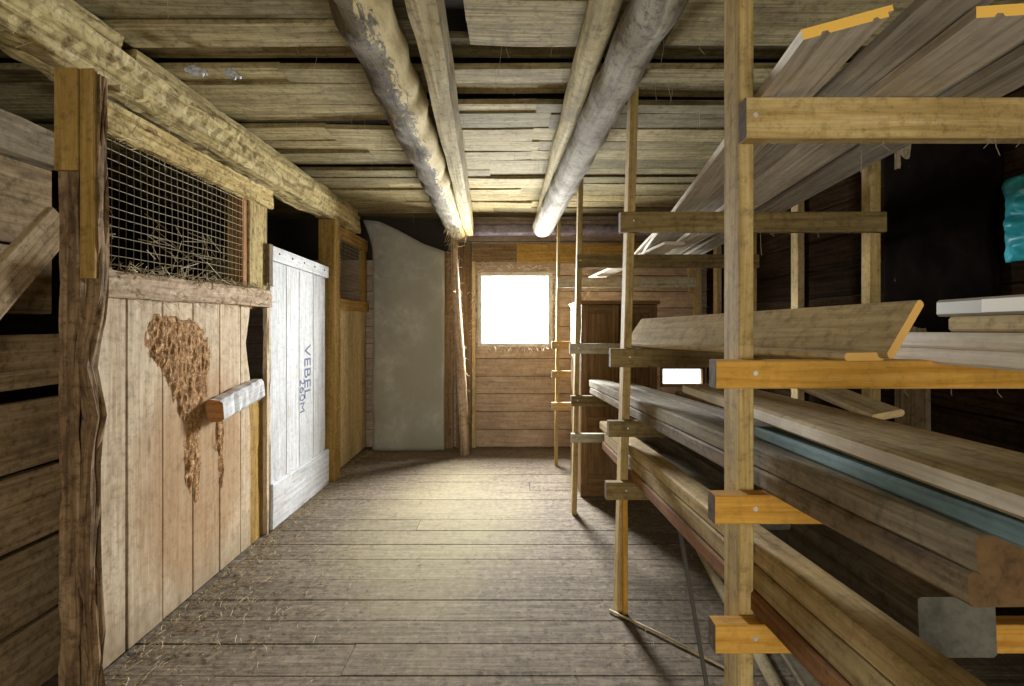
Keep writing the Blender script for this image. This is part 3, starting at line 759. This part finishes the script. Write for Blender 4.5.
pk = lumber('flooring_pack', 'flat grey pack with a white label on the topmost plank at right', (1.0, .45, 1.373), (1.035, 1.17, 1.363), .16, .040, M['pack'], group='packs', cat='package', wob=0)
del pk['group']
a = MB(); a.plank((1.0165, .62, 1.391), (1.0285, 1.05, 1.3855), .003, .028, ch=0); lb = a.build('label_sticker', M['label'], pk)
a = MB(); a.plank((1.0255, .93, 1.391), (1.0275, 1.0, 1.390), .0035, .006, ch=0); a.build('print_line', M['print'], lb)
a = MB(); a.plank((1.0195, .74, 1.390), (1.0215, .80, 1.389), .0035, .018, ch=0); a.build('print_block', M['print'], lb)

# level C
zc = lambda y: .975-.0487*(y-.63)
lumber('timber', 'dark brown squared timber with its end towards us, lower of the two', (.60, .63, zc(.63)), (.555, 3.42, zc(3.42)), .14, .046, [M['brown'], M['brownend']], group='dark timbers', bow=0, wob=.05, seg=16)
lumber('timber', 'dark brown squared timber with its end towards us, upper of the two', (.602, .62, zc(.62)+.047), (.553, 3.45, zc(3.45)+.047), .14, .050, [M['greytimber'], M['brownend']], group='dark timbers', wob=.06, seg=16)
lumber('timber', 'grey rough timber lying beside the dark pair at mid rack', (.78, .9, zc(.9)), (.72, 3.3, zc(3.3)), .10, .09, [M['greytimber'], M['greyend']], group='dark timbers', wob=.06, seg=12)
lumber('plank', 'blue-grey board under the white-edged board', (.604, .35, zc(.35)+.098), (.645, 1.28, zc(1.28)+.098), .17, .030, M['blue'], group='boards on the dark timbers')
lumber('plank', 'long board with a white edge above the blue-grey board', (.606, .35, 1.116), (.64, 1.80, 1.082), .20, .036, [M['paleboard'], M['cream']], sidem=1, group='boards on the dark timbers')
lumber('plank', 'short board with slanted end leaning under the orange arm', (.99, 1.32, 1.075), (1.0, 2.2, 1.17), .09, .02, M['paleboard'], roll=.2, group='boards on the dark timbers', skew=.05)
lumber('plank', 'wide dark board at the back under the orange arm', (1.16, .7, .975), (1.12, 3.3, .845), .30, .03, M['brown'], group='boards on the dark timbers')

# level D
zd = lambda y: .662-.0410*(y-1.14)
lumber('lumber_length', 'reddish lumber at the bottom of the low stack', (.583, .3, zd(.3)), (.535, 2.85, zd(2.85)), .12, .05, [M['redlumber'], M['paleend']], group='low lumber stack')
lumber('lumber_length', 'pale lumber in the middle of the low stack', (.590, .3, zd(.3)+.051), (.540, 2.80, zd(2.80)+.051), .10, .058, [M['lumber'], M['paleend']], group='low lumber stack')
lumber('lumber_length', 'pale weathered lumber on top of the low stack', (.598, .3, zd(.3)+.110), (.533, 2.92, zd(2.92)+.110), .085, .048, [M['lumber'], M['cream']], group='low lumber stack')
lumber('lumber_length', 'grey short board lying askew behind the low stack', (.690, 1.35, zd(1.35)+.112), (.682, 2.9, zd(2.9)+.01), .095, .04, [M['greytimber'], M['greyend']], group='low lumber stack')
lumber('timber', 'thick grey squared timber with sawn grey end at lower right', (.79, .93, .70), (.80, 3.35, .59), .15, .115, [M['greytimber'], M['greyend']], wob=.05, seg=12, group='dark timbers')
lumber('plank', 'dim brown board right of the thick grey timber', (.98, 1.22, .66), (.99, 3.2, .575), .24, .03, M['brown'], group='dark timbers')
lumber('plank', 'dark brown board under the timber at lower right', (.74, .5, .688), (.75, 3.2, .575), .05, .02, M['brown'], group='dark timbers')

# on the floor by the rack
a = MB(); a.tube([(.455, 2.24, .006), (.64, 2.06, .010), (.83, 1.865, .006)], .0055, 7)
tag(a.build('bamboo_stick', M['stick'], smooth=True), 'thin pale stick lying on the floor from the second rack post', 'stick')
a = MB(); a.plank((.61, 1.76, .62), (.70, 1.70, .002), .016, .008, up=V((0, 1, 0)))
tag(a.build('metal_stake', M['darkstick']), 'slim dark stake leaning against the low lumber stack', 'stake')
a = MB(); a.tube(logpts((.93, 1.5, .028), (1.10, 2.85, .028), 12, .01, 5), .026, 10, lump=.06)
tag(a.build('round_pole', M['stick'], smooth=True), 'pale round pole lying on the floor under the rack', 'pole')
lumber('floor_board', 'short grey board lying on the floor behind the nearest rack post', (1.02, 1.45, .003), (1.12, 2.3, .003), .14, .025, M['greytimber'], group='floor boards')
del bpy.data.objects['floor_board']['group']

# ------------------------------------------------------------------ wardrobe
wx0, wx1, wy0, wy1, wz = .53, 1.12, 3.69, 4.33, 1.515
wd = empty('wardrobe', ((wx0+wx1)/2, (wy0+wy1)/2, 0), 'brown wooden wardrobe standing behind the rack', 'wardrobe')
a = MB()
a.box(wx0, wx0+.02, wy0+.02, wy1, .02, wz-.03); a.box(wx1-.02, wx1, wy0+.02, wy1, .02, wz-.03)
a.box(wx0+.021, wx1-.021, wy1-.015, wy1, .02, wz-.03); a.box(wx0+.021, wx1-.021, wy0+.03, wy1-.016, .05, .07)
a.build('carcass', M['wardrobe'], wd)
a = MB(); a.box(wx0-.015, wx1+.015, wy0-.012, wy1+.005, wz-.028, wz, ch=.006); a.build('top_board', M['wardrobe'], wd)
a = MB(); a.box(wx0, wx1, wy0+.022, wy0+.045, .0, .10); a.build('plinth', M['wardrobe'], wd)
for k in (0, 1):
    x0 = wx0+.004+k*(wx1-wx0)/2; x1 = x0+(wx1-wx0)/2-.008
    a = MB()
    a.box(x0, x0+.05, wy0, wy0+.02, .105, wz-.032); a.box(x1-.05, x1, wy0, wy0+.02, .105, wz-.032)
    for z0 in (.105, .55, wz-.102): a.box(x0+.051, x1-.051, wy0, wy0+.02, z0, z0+.07)
    do = a.build('door', M['wardrobe'], wd)
    a = MB(); a.box(x0+.045, x1-.045, wy0+.009, wy0+.017, .16, .56); a.box(x0+.045, x1-.045, wy0+.009, wy0+.017, .61, wz-.09); a.build('panel', M['wardrobe'], do)
    xk = x1-.025 if k == 0 else x0+.025
    a = MB(); a.tube([(xk, wy0, .85), (xk, wy0-.012, .85), (xk, wy0-.025, .85)], .012, 10, rfn=lambda t: .007+.007*t); a.build('knob', M['brownend'], do)

# ------------------------------------------------------------------ right wall odds
def cloth(name, label, cat, mat, x, y0, y1, z0, z1, amp, edge, thick=.02, nu=24, nv=28, sd=0.):
    a = MB()
    for s_ in (0, 1):
        for i in range(nu+1):
            for j in range(nv+1):
                u, v = i/nu, j/nv
                yy = y0+(y1-y0)*u+(edge*n3(sd+v*3.5, 2) if u in (0, 1) or True else 0)*(1-u)
                b = math.sin(math.pi*u)**.5*math.sin(math.pi*v)**.5
                xx = x-amp*(.5*b+.8*abs(n3(sd+u*4, v*4))+.5*n3(sd+u*11, v*9, 3)*.5)*(.3+.7*b)
                a.v.append(V((xx+s_*thick, yy, z0+(z1-z0)*v)))
    N = (nu+1)*(nv+1); I = lambda s_, i, j: s_*N+i*(nv+1)+j
    for s_ in (0, 1):
        for i in range(nu):
            for j in range(nv): a.face((I(s_, i, j), I(s_, i+1, j), I(s_, i+1, j+1), I(s_, i, j+1)), ((0, 0),)*4)
    for i in range(nu):
        for j in (0, nv): a.face((I(0, i, j), I(0, i+1, j), I(1, i+1, j), I(1, i, j)), ((0, 0),)*4)
    for j in range(nv):
        for i in (0, nu): a.face((I(0, i, j), I(0, i, j+1), I(1, i, j+1), I(1, i, j)), ((0, 0),)*4)
    return tag(a.build(name, mat, smooth=True), label, cat)
cloth('hanging_sheet', 'dark tar-paper sheet hanging on the right wall behind the rack', 'sheet', M['sheet'], XR-.023, 2.06, 2.68, 1.30, 2.30, .04, .04, sd=3)
cloth('plastic_sack', 'crumpled teal plastic sack hanging at the right edge', 'sack', M['teal'], XR-.023, 1.55, 2.02, 1.60, 1.95, .13, .05, sd=8)

M['foil'] = rough_mat('crumpled_plastic', (120, 124, 128), (196, 200, 204), (240, 240, 240), scale=60, bump=.5, rough=.3)
for (x, y0, z0, L, lb) in ((-1.40, 2.05, 2.43, .10, 'crumpled scrap of clear plastic stuck in the ceiling by the hewn beam'), (-1.26, 2.10, 2.44, .07, 'small twisted plastic strip stuck in the ceiling right of the larger scrap')):
    a = MB(); pts = [V((x+L*t/8, y0+.012*n3(t*.9, x*9), z0+.02*n3(t*.8, 3+x*7)-.018*t/8)) for t in range(9)]
    a.tube(pts, .014, 7, lump=.7, rfn=lambda t: .004+.014*math.sin(math.pi*min(max(t, .05), .95)))
    tag(a.build('plastic_scrap', M['foil']), lb, 'scrap')
# ------------------------------------------------------------------ straw and webs
s = MB()
for k in range(2600):
    e = R(0, 1)
    if e < .45: x, y0 = -1.54+abs(random.gauss(0, .10)), R(1.3, 5.0)
    elif e < .62: x, y0 = -1.45+abs(random.gauss(0, .3)), random.gauss(2.2, .4)
    elif e < .80: x, y0 = R(-1.4, .5), R(1.2, 4.9)
    else: x, y0 = R(.3, 2.0), R(1.3, 5.0)
    an = R(0, 6.28); L = R(.012, .05) if e < .62 else R(.008, .03); z = .004+R(0, .012)*(1 if e < .62 else .3)
    d = V((math.cos(an), math.sin(an), R(-.05, .12))); p0 = V((x, y0, z))
    s.tube([p0, p0+d*L*.5+V((R(-.004, .004), R(-.004, .004), .003)), p0+d*L], .0011, 3, m=0 if R(0, 1) < .7 else 1)
tag(s.build('loose_straw', [M['straw'], M['palestraw']], origin=(0, 0, 0)), 'loose straw scattered on the plank floor, thickest along the stall fronts', 'straw', kind='stuff')
s = MB()
for k in range(110):
    y0 = R(1.5, 4.9); x = R(-1.3, 1.6); L = R(.04, .16); p0 = V((x, y0, CEIL+.005))
    s.tube([p0, p0+V((R(-.01, .01), R(-.01, .01), -L*.5)), p0+V((R(-.02, .02), R(-.02, .02), -L))], .0008, 3, up=V((0, 1, 0)))
for Yf, zt, xa, xb in ((1.11, 1.772, .8, 1.6), (2.2, 1.762, .6, 1.65), (3.33, 1.726, .5, 1.6), (4.47, 1.67, .45, 1.5), (1.11, 1.197, .6, 1.5)):
    for k in range(16):
        x = R(xa, xb); L = R(.008, .03) if R(0, 1) < .9 else R(.04, .12); p0 = V((x, Yf+R(-.02, .02), zt+.001))
        s.tube([p0, p0+V((R(-.006, .006), R(-.006, .006), -L*.5)), p0+V((R(-.015, .015), R(-.01, .01), -L))], .0008, 3, up=V((0, 1, 0)))
for (p, q, l) in (((.62, 4.3, 2.2), (.80, 4.3, 2.3), (.70, 4.3, 1.95)), ((.55, 4.6, 1.65), (.75, 4.6, 1.66), (.66, 4.6, 1.5))):
    s.tube([p, l, q], .0022, 4, up=V((0, 1, 0)))
tag(s.build('hanging_cobwebs', M['web'], origin=(0, 0, CEIL)), 'dusty cobweb strands hanging from the ceiling boards and rack arms', 'cobweb', kind='stuff')

# ------------------------------------------------------------------ light
wld = bpy.data.worlds.new('overcast'); bpy.context.scene.world = wld; wld.use_nodes = True
bg = wld.node_tree.nodes['Background']; bg.inputs[0].default_value = (.86, .93, 1, 1); bg.inputs[1].default_value = 3.0
def area(name, loc, rot, sx, sy, power, col):
    l = bpy.data.lights.new(name, 'AREA'); l.shape = 'RECTANGLE'; l.size = sx; l.size_y = sy; l.energy = power; l.color = col
    o = bpy.data.objects.new(name, l); C.objects.link(o); o.location = loc; o.rotation_euler = rot
    return o
area('window_daylight', (.0, YB+.36, 1.72), (math.radians(-90+24), 0, 0), .55, .55, 470, (.95, .98, .98))
area('snow_bounce_daylight', (.05, YB+.40, 1.02), (math.radians(-90-26), 0, 0), .8, .5, 230, (.97, .98, .95))
area('doorway_daylight', (.2, YF-.15, .95), (math.radians(90), 0, 0), 1.4, 1.5, 80, (1.0, .90, .74))

# ------------------------------------------------------------------ camera
cam = bpy.data.cameras.new('camera'); co = bpy.data.objects.new('camera', cam); C.objects.link(co)
co.location = (0, 0, 1.35); co.rotation_euler = (math.radians(90), 0, 0)
cam.sensor_width = 36; cam.lens = 480/1024*36; cam.shift_y = -21/1024; cam.clip_start = .02
sc = bpy.context.scene; sc.camera = co
sc.view_settings.view_transform = 'Standard'; sc.view_settings.look = 'None'; sc.view_settings.gamma = 1
sc.view_settings.use_curve_mapping = False; sc.view_settings.exposure = 0.0
sc.cycles.max_bounces = 10; sc.cycles.diffuse_bounces = 6
for o in bpy.data.objects:
    if '_o' in o: del o['_o']
